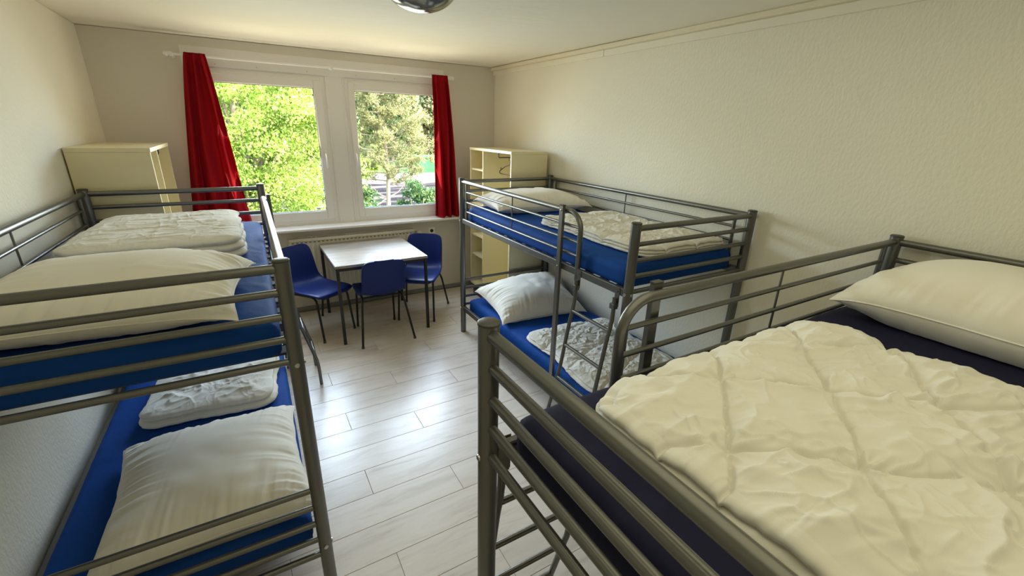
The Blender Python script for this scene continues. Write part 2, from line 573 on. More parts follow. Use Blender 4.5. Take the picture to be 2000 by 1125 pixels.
def curtain(label, x0t, x1t, x0b, x1b, zt, zb, folds, seed, yb):
    nu, nz_ = 120, 60
    u = np.linspace(0, 1, nu)[None, :]; w = np.linspace(0, 1, nz_)[:, None]
    z = zt + (zb - zt) * w + 0 * u
    spread = w ** 0.85
    x = (x0t + (x0b - x0t) * spread) * (1 - u) + (x1t + (x1b - x1t) * spread) * u
    ph = folds * 2 * PI * u + 1.3 * (vn(u * 3, w * 1.5, seed) - .5) * 3 + seed
    amp = .018 + .028 * w
    head = np.clip((zt - z) / .10, 0, 1)
    amp = amp * (0.30 + .70 * head)
    y = amp * np.sin(ph) + amp * .45 * np.sin(2 * ph + 1 + 2 * w) + .006 * (fbm(u * 9, w * 7, seed + 2) - .5)
    y = y + (1 - head) * .004 * np.sin(u * folds * 2 * PI * 3)
    x = x + .010 * np.cos(ph) * w
    z = z + .006 * np.sin(ph) * (w > .97)
    V0 = np.stack([x, y, z], -1).reshape(-1, 3)
    V1 = V0 + np.array([0, .0035, 0])
    idx = np.arange(nu * nz_).reshape(nz_, nu)
    q = np.stack([idx[:-1, :-1], idx[:-1, 1:], idx[1:, 1:], idx[1:, :-1]], -1).reshape(-1, 4)
    n0 = nu * nz_
    rim = np.concatenate([idx[0, :], idx[1:, -1], idx[-1, ::-1][1:], idx[::-1, 0][1:]])
    r2 = np.stack([rim[:-1], rim[1:], rim[1:] + n0, rim[:-1] + n0], -1)
    F = np.concatenate([q, q[:, ::-1] + n0, r2])
    V = np.concatenate([V0, V1]); V[:, 1] += yb
    V[:, 1] -= .006 * (V[:, 2] > zt - .06)
    o = np_mesh('curtain', V, F, M['red'])
    return tag(o, label, 'curtain')
curtain('wide red curtain with a flared hem over the first window', -.275, -.135, -.46, -.005, 2.356, .93, 3, 3, 4.612)
curtain('narrow straight red curtain at the window nearer the wardrobe with hangers', 1.765, 1.93, 1.765, 2.04, 2.356, .915, 3, 6, 4.612)

# ------------------------------------------------------------------ radiator, valve, socket, ceiling lamp
t = thing('radiator', 'long cream panel radiator under the window sill behind the table', 'radiator', (.885, 4.69, 0))
b = MB()
hw = .62
b.box(-hw, hw, -.045, -.033, .20, .775, .004)
for k in range(27):
    x = -hw + .025 + k * (2 * hw - .05) / 26
    b.box(x - .0125, x + .0125, -.0555, -.045, .235, .742, .006)
b.build('front_panel', M['rad'], t)
MB().box(-hw, hw, .022, .034, .20, .775, .004).build('rear_panel', M['rad'], t)
b = MB()
b.box(-hw - .004, hw + .004, -.060, -.040, .766, .795, .004); b.box(-hw - .004, hw + .004, .026, .036, .762, .795, .003)
for k in range(62):
    x = -hw + (k + .5) * 2 * hw / 62
    b.box(x - .005, x + .005, -.041, .027, .783, .790)
b.build('top_grille', M['rad'], t, smooth=0)
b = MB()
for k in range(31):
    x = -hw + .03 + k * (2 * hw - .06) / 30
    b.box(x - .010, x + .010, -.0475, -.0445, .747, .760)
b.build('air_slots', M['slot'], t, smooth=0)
for s in (-1, 1):
    MB().box(s * (hw + .001), s * (hw + .006), -.048, .036, .20, .795, .002).build('side_cover', M['rad'], t)
for s in (-1, 1):
    MB().box(s * .42 - .015, s * .42 + .015, .034, .0595, .3, .7, .002).build('wall_bracket', M['rad'], t)
b = MB().tube([(hw, -.005, .74), (hw + .045, -.005, .74), (hw + .06, .01, .74), (hw + .06, .058, .74)], .009, 10)
b.build('supply_pipe', M['bolt'], t)
b = MB().lathe([(.006, -.05), (.020, -.048), (.024, -.034), (.024, .010), (.017, .020), (.010, .03)], (hw + .060, -.050, .750), 20, 'y')
b.build('thermostat_knob', M['white'], t)

t = thing('wall_socket', 'small square power socket on the wall right of the radiator', 'socket', (1.752, YB, .735))
MB().box(-.04, .04, -.010, -.0005, -.04, .04, .004).build('cover_plate', M['socket'], t)
b = MB().lathe([(.028, -.0125), (.028, -.009), (.022, -.009)], (0, 0, 0), 24, 'y')
b.build('ring', M['socket'], t)
b = MB().lathe([(.020, -.0135), (.020, -.0125), (.004, -.0125)], (0, 0, 0), 24, 'y')
b.build('recess', M['dark'], t)

t = thing('ceiling_lamp', 'round grey mirrored dome lamp on the ceiling', 'lamp', (.80, 2.20, ZC))
MB().lathe([(.01, -.0005), (.165, -.0005), (.175, -.012), (.175, -.022), (.01, -.022)], (0, 0, 0), 48).build('base', M['lampbase'], t)
prof = [(.172 * math.cos(a), -.022 - .120 * math.sin(a)) for a in np.linspace(0, PI / 2 - .02, 16)]
MB().lathe(prof, (0, 0, 0), 64).build('dome', M['lamp'], t, smooth=60)

# ------------------------------------------------------------------ wardrobes (open cream units; local: front at x=0 facing -x, y = 0..width)
def wardrobe(label, loc, rz, H, shelves):
    t = thing('wardrobe', label, 'wardrobe', loc, rz, 'open cream wardrobes in the window corners')
    DP, WD, TH, B0 = .40, .88, .018, .14
    PY = WD - .30
    m = M['cream']
    def p(name, *q, mm=m): return MB().box(*q, .0012).build(name, mm, t, smooth=0)
    p('side_panel', 0, DP, 0, TH, B0 - .0, H - .0251)
    p('side_panel', 0, DP, WD - TH, WD, B0 - .0, H - .0251)
    p('top_panel', -.004, DP, -.002, WD + .002, H - .025, H)
    p('bottom_panel', 0, DP, TH + .0005, WD - TH - .0005, B0, B0 + .022)
    p('back_panel', DP - .006, DP - .0005, TH + .0005, WD - TH - .0005, B0 + .023, H - .026)
    p('divider', .002, DP - .007, PY - TH / 2, PY + TH / 2, B0 + .0225, H - .0255)
    for z in shelves:
        p('shelf', .012, DP - .007, PY + TH / 2 + .0005, WD - TH - .0005, z - .018, z)
    MB().box(.03, DP - .02, .01, WD - .01, 0.0, B0 - .0005, .002).build('plinth', M['brown'], t, smooth=0)
    zr = H - .025
    ym = (TH + PY) / 2
    b = MB().tube([(.03, ym, zr - .001), (.03, ym, zr - .038), (.036, ym, zr - .046), (.05, ym, zr - .046), (DP - .03, ym, zr - .046), (DP - .02, ym, zr - .04), (DP - .02, ym, zr - .001)], .005, 10)
    b.box(.02, DP - .015, ym - .012, ym + .012, zr - .006, zr - .0005, .001)
    b.build('pull_out_rail', M['black'], t)
    return t
wardrobe('open cream wardrobe in the corner beside the wide red curtain', (-.495, 4.50, 0), PI, 1.687, (.51, .74))
wardrobe('open cream wardrobe with shelves and a black hanger by the narrow red curtain', (2.115, 3.585, 0), 0, 1.668, (.51, .74, 1.09, 1.455))

t = thing('clothes_hanger', 'black plastic clothes hanger hanging inside the wardrobe in the corner by the narrow curtain', 'hanger', (2.27, 3.585 + .29, 1.668 - .071), 0)
b = MB()
b.tube(arc((0, -.0, -.016), .018, -60, 200, 14, 'yz') + [(0, -.004, -.045), (0, 0, -.055), (0, 0, -.075)][1:], .0025, 8)
b.build('hook', M['black'], t)
pts = []
for y, z in ((0, -.068), (.10, -.098), (.185, -.135), (.205, -.150), (.203, -.163), (.188, -.170), (0, -.172), (-.188, -.170), (-.203, -.163), (-.205, -.150), (-.185, -.135), (-.10, -.098), (0, -.068)):
    pts.append((0, y, z))
b = MB().tube(pts, .0045, 10, cap=True)
for s in (-1, 1):
    b.tube([(0, s * .165, -.127), (0, s * .172, -.112), (0, s * .186, -.112), (0, s * .190, -.124)], .0025, 6)
b.build('body', M['black'], t)

# ------------------------------------------------------------------ bunk beds (local: x foot -> head, y 0 = ladder side, -W = wall side)
BW = .93
def post_mb(x, y):
    b = MB().tube([(x, y, .004), (x, y, 1.446)], .025, 24)
    return b
def bunk(label, loc, rz, L):
    t = thing('bunk_bed', label, 'bunk bed', loc, rz, 'grey metal bunk beds')
    m = M['metal']
    for x in (0, L):
        for y in (0, -BW):
            po = post_mb(x, y).build('post', m, t)
            MB().lathe([(.004, 1.4465), (.0262, 1.4465), (.0262, 1.452), (.022, 1.455), (.004, 1.4555)], (x, y, 0), 24).build('cap', M['cap'], po)
            MB().lathe([(.0262, .0), (.0262, .004), (.004, .0042)][::-1] and [(.004, .0), (.0255, .0), (.0255, .006), (.004, .0062)], (x, y, 0), 20).build('foot_cap', M['cap'], po)
            sx = 1 if x > 0 else -1
            for z in (1.085, .25):
                s2 = 1 if y == 0 else -1
                MB().lathe([(.002, .0), (.009, .0), (.008, s2 * .004), (.002, s2 * .005)], (x, y + s2 * .0245, z), 12, 'y').build('bolt', M['bolt'], po)
                MB().lathe([(.002, .0), (.009, .0), (.008, sx * .004), (.002, sx * .005)], (x + sx * .0245, y, z), 12, 'x').build('bolt', M['bolt'], po)
    # end rails
    for x in (0, L):
        for z in (1.424, 1.343, 1.258, 1.177, 1.093, .530, .445, .362, .281, .20):
            r = .0155 if z > 1.4 else .0122
            MB().tube([(x, -.02, z), (x, -BW + .02, z)], r, 14).build('rail', m, t)
    # side beams
    for y in (0, -BW):
        for z0, z1 in ((1.065, 1.107), (.225, .272)):
            MB().box(.022, L - .022, y - .013, y + .013, z0, z1, .004).build('side_beam', m, t)
    # slats
    for z in (1.096, .231):
        for k in range(15):
            x = .10 + k * (L - .2) / 14
            MB().box(x - .03, x + .03, -BW + (.014 if z > 1 else .04), -.014 if z > 1 else -.04, z - .010, z, .002).build('slat', M['slat'], t, smooth=0)
    # wall-side guard: full length
    MB().tube([(.02, -BW, 1.424), (L - .02, -BW, 1.424)], .0155, 14).build('rail', m, t)
    for z in (1.343, 1.258, 1.177):
        MB().tube([(.10, -BW, z), (L - .10, -BW, z)], .0085, 12).build('rail', m, t)
    for x in (.10, L - .10):
        MB().tube([(x, -BW, 1.418), (x, -BW, 1.10)], .0105, 12).build('guard_upright', m, t)
    MB().tube([(L / 2, -BW, 1.415), (L / 2, -BW, 1.177)], .0045, 8).build('guard_rod', m, t)
    # ladder-side guard with bent end
    bx_ = .415
    pts = [(L - .02, 0, 1.424), (1.2, 0, 1.424), (bx_ + .10, 0, 1.424)] + arc((bx_ + .10, 0, 1.324), .10, 90, 180, 8)[1:] + [(bx_, 0, 1.20), (bx_, 0, 1.03)]
    MB().tube(pts, .0155, 14).build('bent_guard_rail', m, t)
    for z in (1.343, 1.258, 1.177):
        MB().tube([(bx_ + .01, 0, z), (L - .10, 0, z)], .0085, 12).build('rail', m, t)
    MB().tube([(L - .10, 0, 1.418), (L - .10, 0, 1.10)], .0105, 12).build('guard_upright', m, t)
    MB().tube([(1.19, 0, 1.415), (1.19, 0, 1.177)], .0045, 8).build('guard_rod', m, t)
    gp = MB().box(.547, .583, .0162, .0362, .232, 1.45, .002).build('guard_post', m, t)
    MB().box(.546, .584, .0155, .0369, 1.4502, 1.456, .001).build('cap', M['cap'], gp)
    for z in (1.424, 1.085, .25):
        MB().lathe([(.002, .0), (.006, .0), (.005, .003), (.002, .004)], (.565, .0363, z), 12, 'y').build('bolt', M['bolt'], gp)
    # ladder
    la = D.objects.new('ladder', None); COL.objects.link(la); la.parent = t
    prof = [(.030, 1.05), (.030, .985), (.031, .93), (.040, .87), (.055, .80), (.068, .72), (.104, .49), (.124, .42), (.160, .275), (.176, .215), (.183, .16), (.186, .0)]
    for x in (.060, .380):
        MB().tube([(x, y, z) for y, z in prof], .0115, 12).build('stile', m, la)
        MB().box(x - .017, x + .017, .0135, .0165, 1.0, 1.11, .001).add(*_brk(x)).build('hook_bracket', m, la)
    ys = [p[0] for p in prof][::-1]; zs = [p[1] for p in prof][::-1]
    for z in (.86, .645, .435, .225):
        y = float(np.interp(z, zs, ys))
        MB().tube([(.068, y, z), (.372, y, z)], .0105, 12).build('rung', m, la)
    return t
def _brk(x):
    b = MB().box(x - .017, x + .017, .0165, .047, .99, 1.02, .002)
    b.lathe([(.002, .0), (.007, .0), (.006, .004), (.002, .005)], (x, .0165, 1.085), 12, 'y')
    return b.v, b.f

AX, AY, ATH = .0538, 1.5117, -.63
BX, BY, BTH = 1.5865, 1.4861, -.367
CX, CY, CTH = .4205, .7937, -.19
bunk('silver grey metal bunk bed along the left wall with a plump pillow up top',
     (AX + .0227, AY + 2.06, 0), math.radians(-90 + ATH), 2.06)
bunk('silver grey metal bunk bed standing lengthwise beside the wardrobe with the hanger',
     (BX, BY, 0), math.radians(90 + BTH), 2.06)
bunk('metal bunk bed under the big quilted duvet, its dark navy mattress crossing the room',
     (CX, CY, 0), math.radians(CTH), 2.095)

# ------------------------------------------------------------------ cloth things
def mattress(label, m, loc, rz, w, d, h, seed):
    """w along x, d along y, bottom at z=0, top at h; fitted sheet with soft creases"""
    nx, ny = 110, 60
    rad = .035
    def rr(s, wid):
        return s * wid / 2
    X = np.linspace(-1, 1, nx); Y = np.linspace(-1, 1, ny)
    gx, gy = np.meshgrid(X, Y)
    x = gx * (w / 2 - rad); y = gy * (d / 2 - rad)
    edge = np.minimum((1 - abs(gx)) * w / 2, (1 - abs(gy)) * d / 2)
    z = h - .012 * np.exp(-edge / .05) + .006 * (fbm(x * 4, y * 4, seed) - .5) + .0035 * crease(x * 5, y * 9, seed, 1.2, 3) * np.exp(-edge / .25)
    top = np.stack([x, y, z], -1).reshape(-1, 3)
    idx = np.arange(nx * ny).reshape(ny, nx)
    F = [np.stack([idx[:-1, :-1], idx[:-1, 1:], idx[1:, 1:], idx[1:, :-1]], -1).reshape(-1, 4)]
    loop = np.concatenate([idx[0, :], idx[1:, -1], idx[-1, ::-1][1:], idx[::-1, 0][1:-1]])
    P = top[loop]
    cxy = np.clip(P[:, :2], [-(w / 2 - rad) + .03, -(d / 2 - rad) + .03], [(w / 2 - rad) - .03, (d / 2 - rad) - .03])
    nrm = P[:, :2] - cxy; nrm /= np.linalg.norm(nrm, axis=1)[:, None] + 1e-9
    V = [top]; prev = loop; base = len(top)
    s = np.cumsum(np.r_[0, np.linalg.norm(np.diff(P[:, :2], axis=0), axis=1)])
    prof = [(.45, -.004), (.80, -.016), (1.0, -.036)] + [(1.0, -.036 - (h - .06) * q) for q in (.2, .4, .6, .8)] + [(.95, -h + .018), (.7, -h + .006), (.4, -h)]
    for o, dz in prof:
        wob = .004 * (fbm(s * 9, np.full_like(s, dz * 18), seed + 3) - .5) * min(1, abs(dz) * 40)
        zz = np.maximum(P[:, 2] + dz, 0) if dz > -h else np.zeros(len(P))
        V.append(np.c_[P[:, :2] + nrm * (o * rad + wob)[:, None], zz])
        cur = np.arange(len(loop)) + base; base += len(loop)
        F.append(np.stack([prev, np.roll(prev, -1), np.roll(cur, -1), cur], -1)[:, ::-1]); prev = cur
    V.append(np.array([[0, 0, 0]])); c = base
    F.append(np.stack([prev, np.roll(prev, -1), np.full(len(prev), c), np.full(len(prev), c)], -1)[:, ::-1])
    V = np.concatenate(V); Fq = np.concatenate(F[:-1]); 
    o = mixed('mattress', V, Fq, F[-1][:, [0, 2, 3]] if False else np.stack([np.roll(prev, -1), prev, np.full(len(prev), c)], -1), m)
    tag(o, label, 'mattress', 'blue covered mattresses')
    o.location = loc; o.rotation_euler = (0, 0, rz)
    return o

def mixed(name, V, Q, T, m, parent=None):
    me = D.meshes.new(name)
    V = np.asarray(V, dtype=np.float32)
    me.vertices.add(len(V)); me.vertices.foreach_set('co', V.ravel())
    lv = np.concatenate([Q.ravel(), T.ravel()]).astype(np.int32)
    me.loops.add(len(lv)); me.loops.foreach_set('vertex_index', lv)
    ls = np.concatenate([np.arange(0, Q.size, 4), Q.size + np.arange(0, T.size, 3)]).astype(np.int32)
    me.polygons.add(len(ls)); me.polygons.foreach_set('loop_start', ls)
    me.polygons.foreach_set('use_smooth', [True] * len(ls))
    me.update(calc_edges=True); me.validate()
    bm = bmesh.new(); bm.from_mesh(me); bmesh.ops.recalc_face_normals(bm, faces=bm.faces); bm.to_mesh(me); bm.free()
    me.materials.append(m)
    o = D.objects.new(name, me); COL.objects.link(o)
    if parent: o.parent = parent
    return o

def duvet(label, loc, rz, w, d, h, layers, seed, quilt=None, wr=(.010, 6, 9, 0.0), nx=170, ny=130, ro=.022, hf=None, warp=.02, group='folded white duvets'):
    """folded quilt: w along x, d along y, rests at z=0.
    quilt = (ux, uy, vx, vy, ox, oy): two families of stitched lines, wr = (amp, fx, fy, angle)"""
    X = np.linspace(-1, 1, nx); Y = np.linspace(-1, 1, ny)
    gx, gy = np.meshgrid(X, Y)
    x = gx * (w / 2 - ro); y = gy * (d / 2 - ro)
    # rounded corners
    cr = .06
    ax_, ay_ = np.abs(x), np.abs(y)
    ex, ey = w / 2 - ro - cr, d / 2 - ro - cr
    inx, iny = np.clip((ax_ - ex) / cr, 0, 1), np.clip((ay_ - ey) / cr, 0, 1)
    kx = np.where((inx > 0) & (iny > 0), inx * np.sqrt(1 - iny ** 2 / 2), inx)
    ky = np.where((inx > 0) & (iny > 0), iny * np.sqrt(1 - inx ** 2 / 2), iny)
    x = np.sign(x) * (np.minimum(ax_, ex) + kx * cr); y = np.sign(y) * (np.minimum(ay_, ey) + ky * cr)
    edge = np.minimum((1 - np.abs(gx)) * w / 2, (1 - np.abs(gy)) * d / 2)
    puff = 1 - np.exp(-edge / .045)
    amp, fx, fy, an = wr
    ca, sa = math.cos(an), math.sin(an)
    u0, v0 = (x * ca + y * sa), (-x * sa + y * ca)
    cz = crease(u0 * fx, v0 * fy, seed, .9, 1.6) * .65 + crease(u0 * fx * 2.1 + 3, v0 * fy * 2.3, seed + 4, 1.0, 1.5) * .30 \
        + crease(u0 * fy * .8, v0 * fx * .8, seed + 14, 1.2, 2.2) * .45 + crease(u0 * fx * 2.6, v0 * fy * 1.5 + 7, seed + 18, 1.6, 3.5) * .25
    z = h - .012 + .012 * puff + amp * (cz - .3) * (.35 + .65 * puff) + .012 * (fbm(x * 3.2, y * 3.2, seed + 2) - .5)
    if hf is not None: z = z + hf(x / (w / 2), y / (d / 2))
    if quilt is not None:
        ux, uy, vx, vy, ox, oy = quilt
        det = ux * vy - uy * vx
        px = x - ox + .018 * (fbm(x * 5, y * 5, seed + 21) - .5); py = y - oy + .018 * (fbm(x * 5, y * 5, seed + 27) - .5)
        a = (px * vy - py * vx) / det; b = (-px * uy + py * ux) / det
        fa, fb = np.abs(a - np.round(a)), np.abs(b - np.round(b))
        la = fa * abs(det) / math.hypot(vx, vy); lb = fb * abs(det) / math.hypot(ux, uy)
        dl = np.minimum(la, lb)
        z = z - .011 * np.exp(-(dl / .0045) ** 2) - .006 * np.exp(-dl / .018) + .012 * np.sqrt(np.clip(np.sin(PI * fa) * np.sin(PI * fb), 0, 1))
        nd = np.hypot(la, lb)
        z = z - .008 * np.exp(-(nd / .03) ** 2)
        th = np.arctan2((a - np.round(a)) , (b - np.round(b)))
        z = z + .0045 * np.sin(th * 9 + 6 * fbm(x * 6, y * 6, seed + 33)) * np.exp(-nd / .07) * np.clip(nd / .03, 0, 1)
    # outline wobble
    wxn = warp * 2 * (fbm(x * 3 + 9, y * 3, seed + 31) - .5); wyn = warp * 2 * (fbm(x * 3, y * 3 + 5, seed + 37) - .5)
    wxn = wxn + .006 * (fbm(x * 22, y * 22, seed + 41) - .5) * (1 - puff); wyn = wyn + .006 * (fbm(x * 22, y * 22, seed + 43) - .5) * (1 - puff)
    top = np.stack([x + wxn, y + wyn, z], -1).reshape(-1, 3)
    idx = np.arange(nx * ny).reshape(ny, nx)
    F = [np.stack([idx[:-1, :-1], idx[:-1, 1:], idx[1:, 1:], idx[1:, :-1]], -1).reshape(-1, 4)]
    loop = np.concatenate([idx[0, :], idx[1:, -1], idx[-1, ::-1][1:], idx[::-1, 0][1:-1]])
    P = top[loop]; flat = np.stack([x, y], -1).reshape(-1, 2)[loop]
    tan = np.roll(flat, -1, 0) - np.roll(flat, 1, 0)
    nrm = np.stack([tan[:, 1], -tan[:, 0]], -1); nrm /= np.linalg.norm(nrm, axis=1)[:, None] + 1e-9
    s = np.cumsum(np.r_[0, np.linalg.norm(np.diff(flat, axis=0), axis=1)])
    V = [top]; prev = loop; base = len(top)
    zt = P[:, 2]
    rings = []
    for k in range(layers):
        z1, z0 = 1 - k / layers, 1 - (k + 1) / layers
        sh = (.006 * (vn(s * 2.5, s * 0 + k * 3.1, seed + 50) - .2)) + .012 * k / max(1, layers - 1) * (1 if k else 0)
        for a in (60, 30, 0, -30, -60, -85):
            rings.append((math.cos(math.radians(a)), (z1 + z0) / 2 + (z1 - z0) / 2 * math.sin(math.radians(a)), sh))
    for q, (co, zf, sh) in enumerate(rings):
        wob = .010 * (fbm(s * 26, s * 0 + zf * 3, seed + 60) - .5) + sh
        off = ro * co + wob * (co > .2)
        zz = zt * zf + .004 * (fbm(s * 20, s * 0 + q, seed + 70) - .5) * (0 < q < len(rings) - 2)
        V.append(np.c_[P[:, :2] + nrm * off[:, None], np.maximum(zz, .0)])
        cur = np.arange(len(loop)) + base; base += len(loop)
        F.append(np.stack([prev, np.roll(prev, -1), np.roll(cur, -1), cur], -1)); prev = cur
    V.append(np.array([[0, 0, .0]])); c = base
    T = np.stack([prev, np.roll(prev, -1), np.full(len(prev), c)], -1)
    o = mixed('duvet', np.concatenate(V), np.concatenate(F), T, M['white_cloth'])
    tag(o, label, 'duvet', group)
    o.location = loc; o.rotation_euler = (0, 0, rz)
    return o

def pillow(label, loc, rz, w, d, ht, hb, seed, tilt=None, slump=0.0, n=110, group='white pillows'):
    """w along x, d along y. seam outline at height hb; top bulges to hb+ht, bottom rests on z=0"""
    X = np.linspace(-1, 1, n)
    gx, gy = np.meshgrid(X, X)
    gx = np.sign(gx) * (1 - (1 - np.abs(gx)) ** 1.25); gy = np.sign(gy) * (1 - (1 - np.abs(gy)) ** 1.25)
    pin = .085
    x = gx * w / 2 * (1 - pin * (1 - gy ** 2)) ; y = gy * d / 2 * (1 - pin * (1 - gx ** 2))
    ed = np.minimum(1 - np.abs(gx), 1 - np.abs(gy))
    f = (np.clip(1 - np.abs(gx) ** 2.6, 0, 1) * np.clip(1 - np.abs(gy) ** 2.6, 0, 1)) ** .55
    f = f * (1 + slump * gy) / (1 + abs(slump) * .3)
    # pleats running away from the seams
    ex = np.exp(-(1 - np.abs(gx)) / (.10 + .10 * vn(y * 8, x * 0, seed + 40))); ey = np.exp(-(1 - np.abs(gy)) / (.10 + .10 * vn(x * 8, y * 0, seed + 41)))
    pl = ex * (1 - ex * .3) * (fbm(y * 36 + x * 7, x * 2.2, seed, 2) - .5) + ey * (1 - ey * .3) * (fbm(x * 36 - y * 7, y * 2.2, seed + 8, 2) - .5)
    sd = seed % 7 - 3
    fold = .010 * np.sin((x * math.cos(sd) + y * math.sin(sd)) * 26 + 7 * fbm(x * 4, y * 4, seed + 3)) * np.clip(fbm(x * 3 + 4, y * 3, seed + 17) * 2.4 - 1.1, 0, 1) + .018 * (fbm(x * 3.5, y * 3.5, seed + 6) - .5)
    dim = np.clip(ed * 9, 0, 1)
    zt = hb + ht * f + (pl * .060 + fold * (.4 + f)) * dim
    seam = hb * (.55 + .45 * f) + .010 * (fbm(x * 9, y * 9, seed + 11) - .5)
    cor = (np.abs(gx) * np.abs(gy)) ** 6
    lift = 0 * x
    if tilt is not None: lift = tilt(gx, gy)
    zs = hb * (1 - .35 * cor)
    zt = zs + (zt - hb)
    zb = zs - hb * 1.25 * np.clip(f * 1.5, 0, 1) + .02 * pl * dim
    zt = np.maximum(zt, zb + .002 * dim)
    zt = np.maximum(zt + lift, 0.004); zb = np.maximum(zb + lift, 0.0)
    border = (ed <= 1e-9)
    zb = np.where(border, zt, np.minimum(zb, zt - .0005))
    wx = .012 * (fbm(y * 7, x * 2, seed + 12) - .5) * ex; wy = .012 * (fbm(x * 7, y * 2, seed + 13) - .5) * ey
    x = x + wx; y = y + wy
    idx = np.arange(n * n).reshape(n, n)
    top = np.stack([x, y, zt], -1).reshape(-1, 3)
    bot = np.stack([x, y, zb], -1).reshape(-1, 3)
    m2 = idx.copy() + n * n
    m2[0, :] = idx[0, :]; m2[-1, :] = idx[-1, :]; m2[:, 0] = idx[:, 0]; m2[:, -1] = idx[:, -1]
    q = lambda i: np.stack([i[:-1, :-1], i[:-1, 1:], i[1:, 1:], i[1:, :-1]], -1).reshape(-1, 4)
    F = np.concatenate([q(idx), q(m2)[:, ::-1]])
    V = np.concatenate([top, bot])
    used = np.zeros(len(V), bool); used[F.ravel()] = True
    rem = np.cumsum(used) - 1
    o = np_mesh('pillow', V[used], rem[F], M['pillow'])
    tag(o, label, 'pillow', group)
    loop = np.concatenate([idx[0, :], idx[1:, -1], idx[-1, ::-1][1:], idx[::-1, 0][1:-1]])
    P = top[loop]
    pp = [tuple(p) for p in P] + [tuple(P[0])]
    pi_ = MB().tube([(a, b, max(c, .003)) for a, b, c in pp], .0028, 6, cap=False).build('piping', M['pillow'], o)
    o.location = loc; o.rotation_euler = (0, 0, rz)
    return o

RA, RB, RC = math.radians(ATH), math.radians(BTH), math.radians(CTH)
# mattresses: upper bunks z 1.10, lower bunks z .235
def bedpt(i, u, v, z):
    """u from foot to head, v from ladder side to wall side"""
    if i == 'A': ox, oy, an = AX + .0227, AY + 2.06, math.radians(-90 + ATH)
    if i == 'B': ox, oy, an = BX, BY, math.radians(90 + BTH)
    if i == 'C': ox, oy, an = CX, CY, math.radians(CTH)
    return (ox + u * math.cos(an) + v * math.sin(an), oy + u * math.sin(an) - v * math.cos(an), z)
SB, SN = M['blue_sheet'], M['navy_sheet']
mattress('blue mattress on the upper bunk by the left wall under a plump pillow', SB, bedpt('A', 1.03, BW / 2, 1.0965), math.radians(90 + ATH), 1.97, .865, .127, 1)
mattress('blue mattress on the lower bunk by the left wall', SB, bedpt('A', 1.03, BW / 2, .2315), math.radians(90 + ATH), 1.97, .865, .125, 2)
mattress('blue mattress on the upper bunk beside the wardrobe with the hanger', SB, bedpt('B', 1.03, BW / 2, 1.0965), math.radians(90 + BTH), 1.97, .865, .127, 3)
mattress('blue sheeted mattress on the lower bunk behind the thin ladder', SB, bedpt('B', 1.03, BW / 2, .2315), math.radians(90 + BTH), 1.97, .865, .125, 4)
mattress('dark navy sheeted mattress under the large diamond quilted duvet', SN, bedpt('C', 1.045, BW / 2, 1.0965), math.radians(CTH), 1.99, .865, .127, 5)

ZU, ZL = 1.2275, .3605
# C: the big quilted duvet and pillow
duvet('large white diamond quilted duvet folded on the dark navy mattress', (1.115, .27, ZU), 0, .985, .80, .062, 2, 3,
      quilt=(.185, -.155, -.215, -.167, .945 - 1.115, .54 - .27), wr=(.024, 3.2, 7.0, math.radians(-25)), nx=300, ny=250, ro=.026, warp=.012)
pillow('plump white pillow with piped seam on the dark navy mattress against the right wall', (2.155, .30, ZU), 0, .60, .84, .162, .078, 5, n=150)
# A upper
pillow('big plump white pillow behind the end rails of the upper bunk by the left wall', (-.455, 1.895, ZU), math.radians(-6), .80, .66, .118, .060, 8, n=150, slump=.2)
duvet('crumpled white duvet behind the pillow on the upper bunk by the left wall', (-.40, 2.86, ZU), math.radians(-1), .68, .84, .118, 3, 12, wr=(.008, 4, 13, 0.15), nx=200, ny=170, ro=.03, warp=.025)
# A lower
pillow('white pillow on the lower bunk by the left wall, close to the camera', (-.315, 1.94, ZL), math.radians(1), .72, .80, .12, .055, 14, n=150)
duvet('folded white duvet behind the pillow on the lower bunk by the left wall', (-.335, 2.80, ZL), math.radians(-4), .62, .62, .085, 2, 16, wr=(.014, 6, 7, .5), nx=150, ny=130, ro=.03)
# B upper
pillow('flat white pillow with frilled edge on the upper bunk beside the wardrobe', (2.08, 3.17, ZU), math.radians(-6), .86, .56, .105, .055, 20, n=130)
duvet('flat white quilted duvet folded in layers on the upper bunk beside the wardrobe', (2.115, 2.07, ZU), math.radians(0), .68, 1.02, .055, 3, 23, wr=(.012, 8, 9, .4), nx=190, ny=240, ro=.018, quilt=(.24, .0, 0, .26, .05, .1))
# B lower
pillow('white pillow propped against the end rails of the lower bunk behind the thin ladder', (2.04, 3.08, ZL), math.radians(-6), .80, .66, .16, .06, 27, n=130,
       tilt=lambda a, b: -.02 + .06 * np.clip(b, -1, 1) * .5 + .05 * np.clip(a + b, 0, 2) ** 1.5 * .6 + .02)
duvet('thin crumpled white duvet on the lower bunk behind the thin ladder', (2.02, 2.08, ZL), math.radians(-3), .74, .92, .045, 2, 31, wr=(.014, 10, 10, .8), nx=220, ny=240, ro=.02, quilt=(.26, .12, -.12, .26, .03, .05), warp=.03)

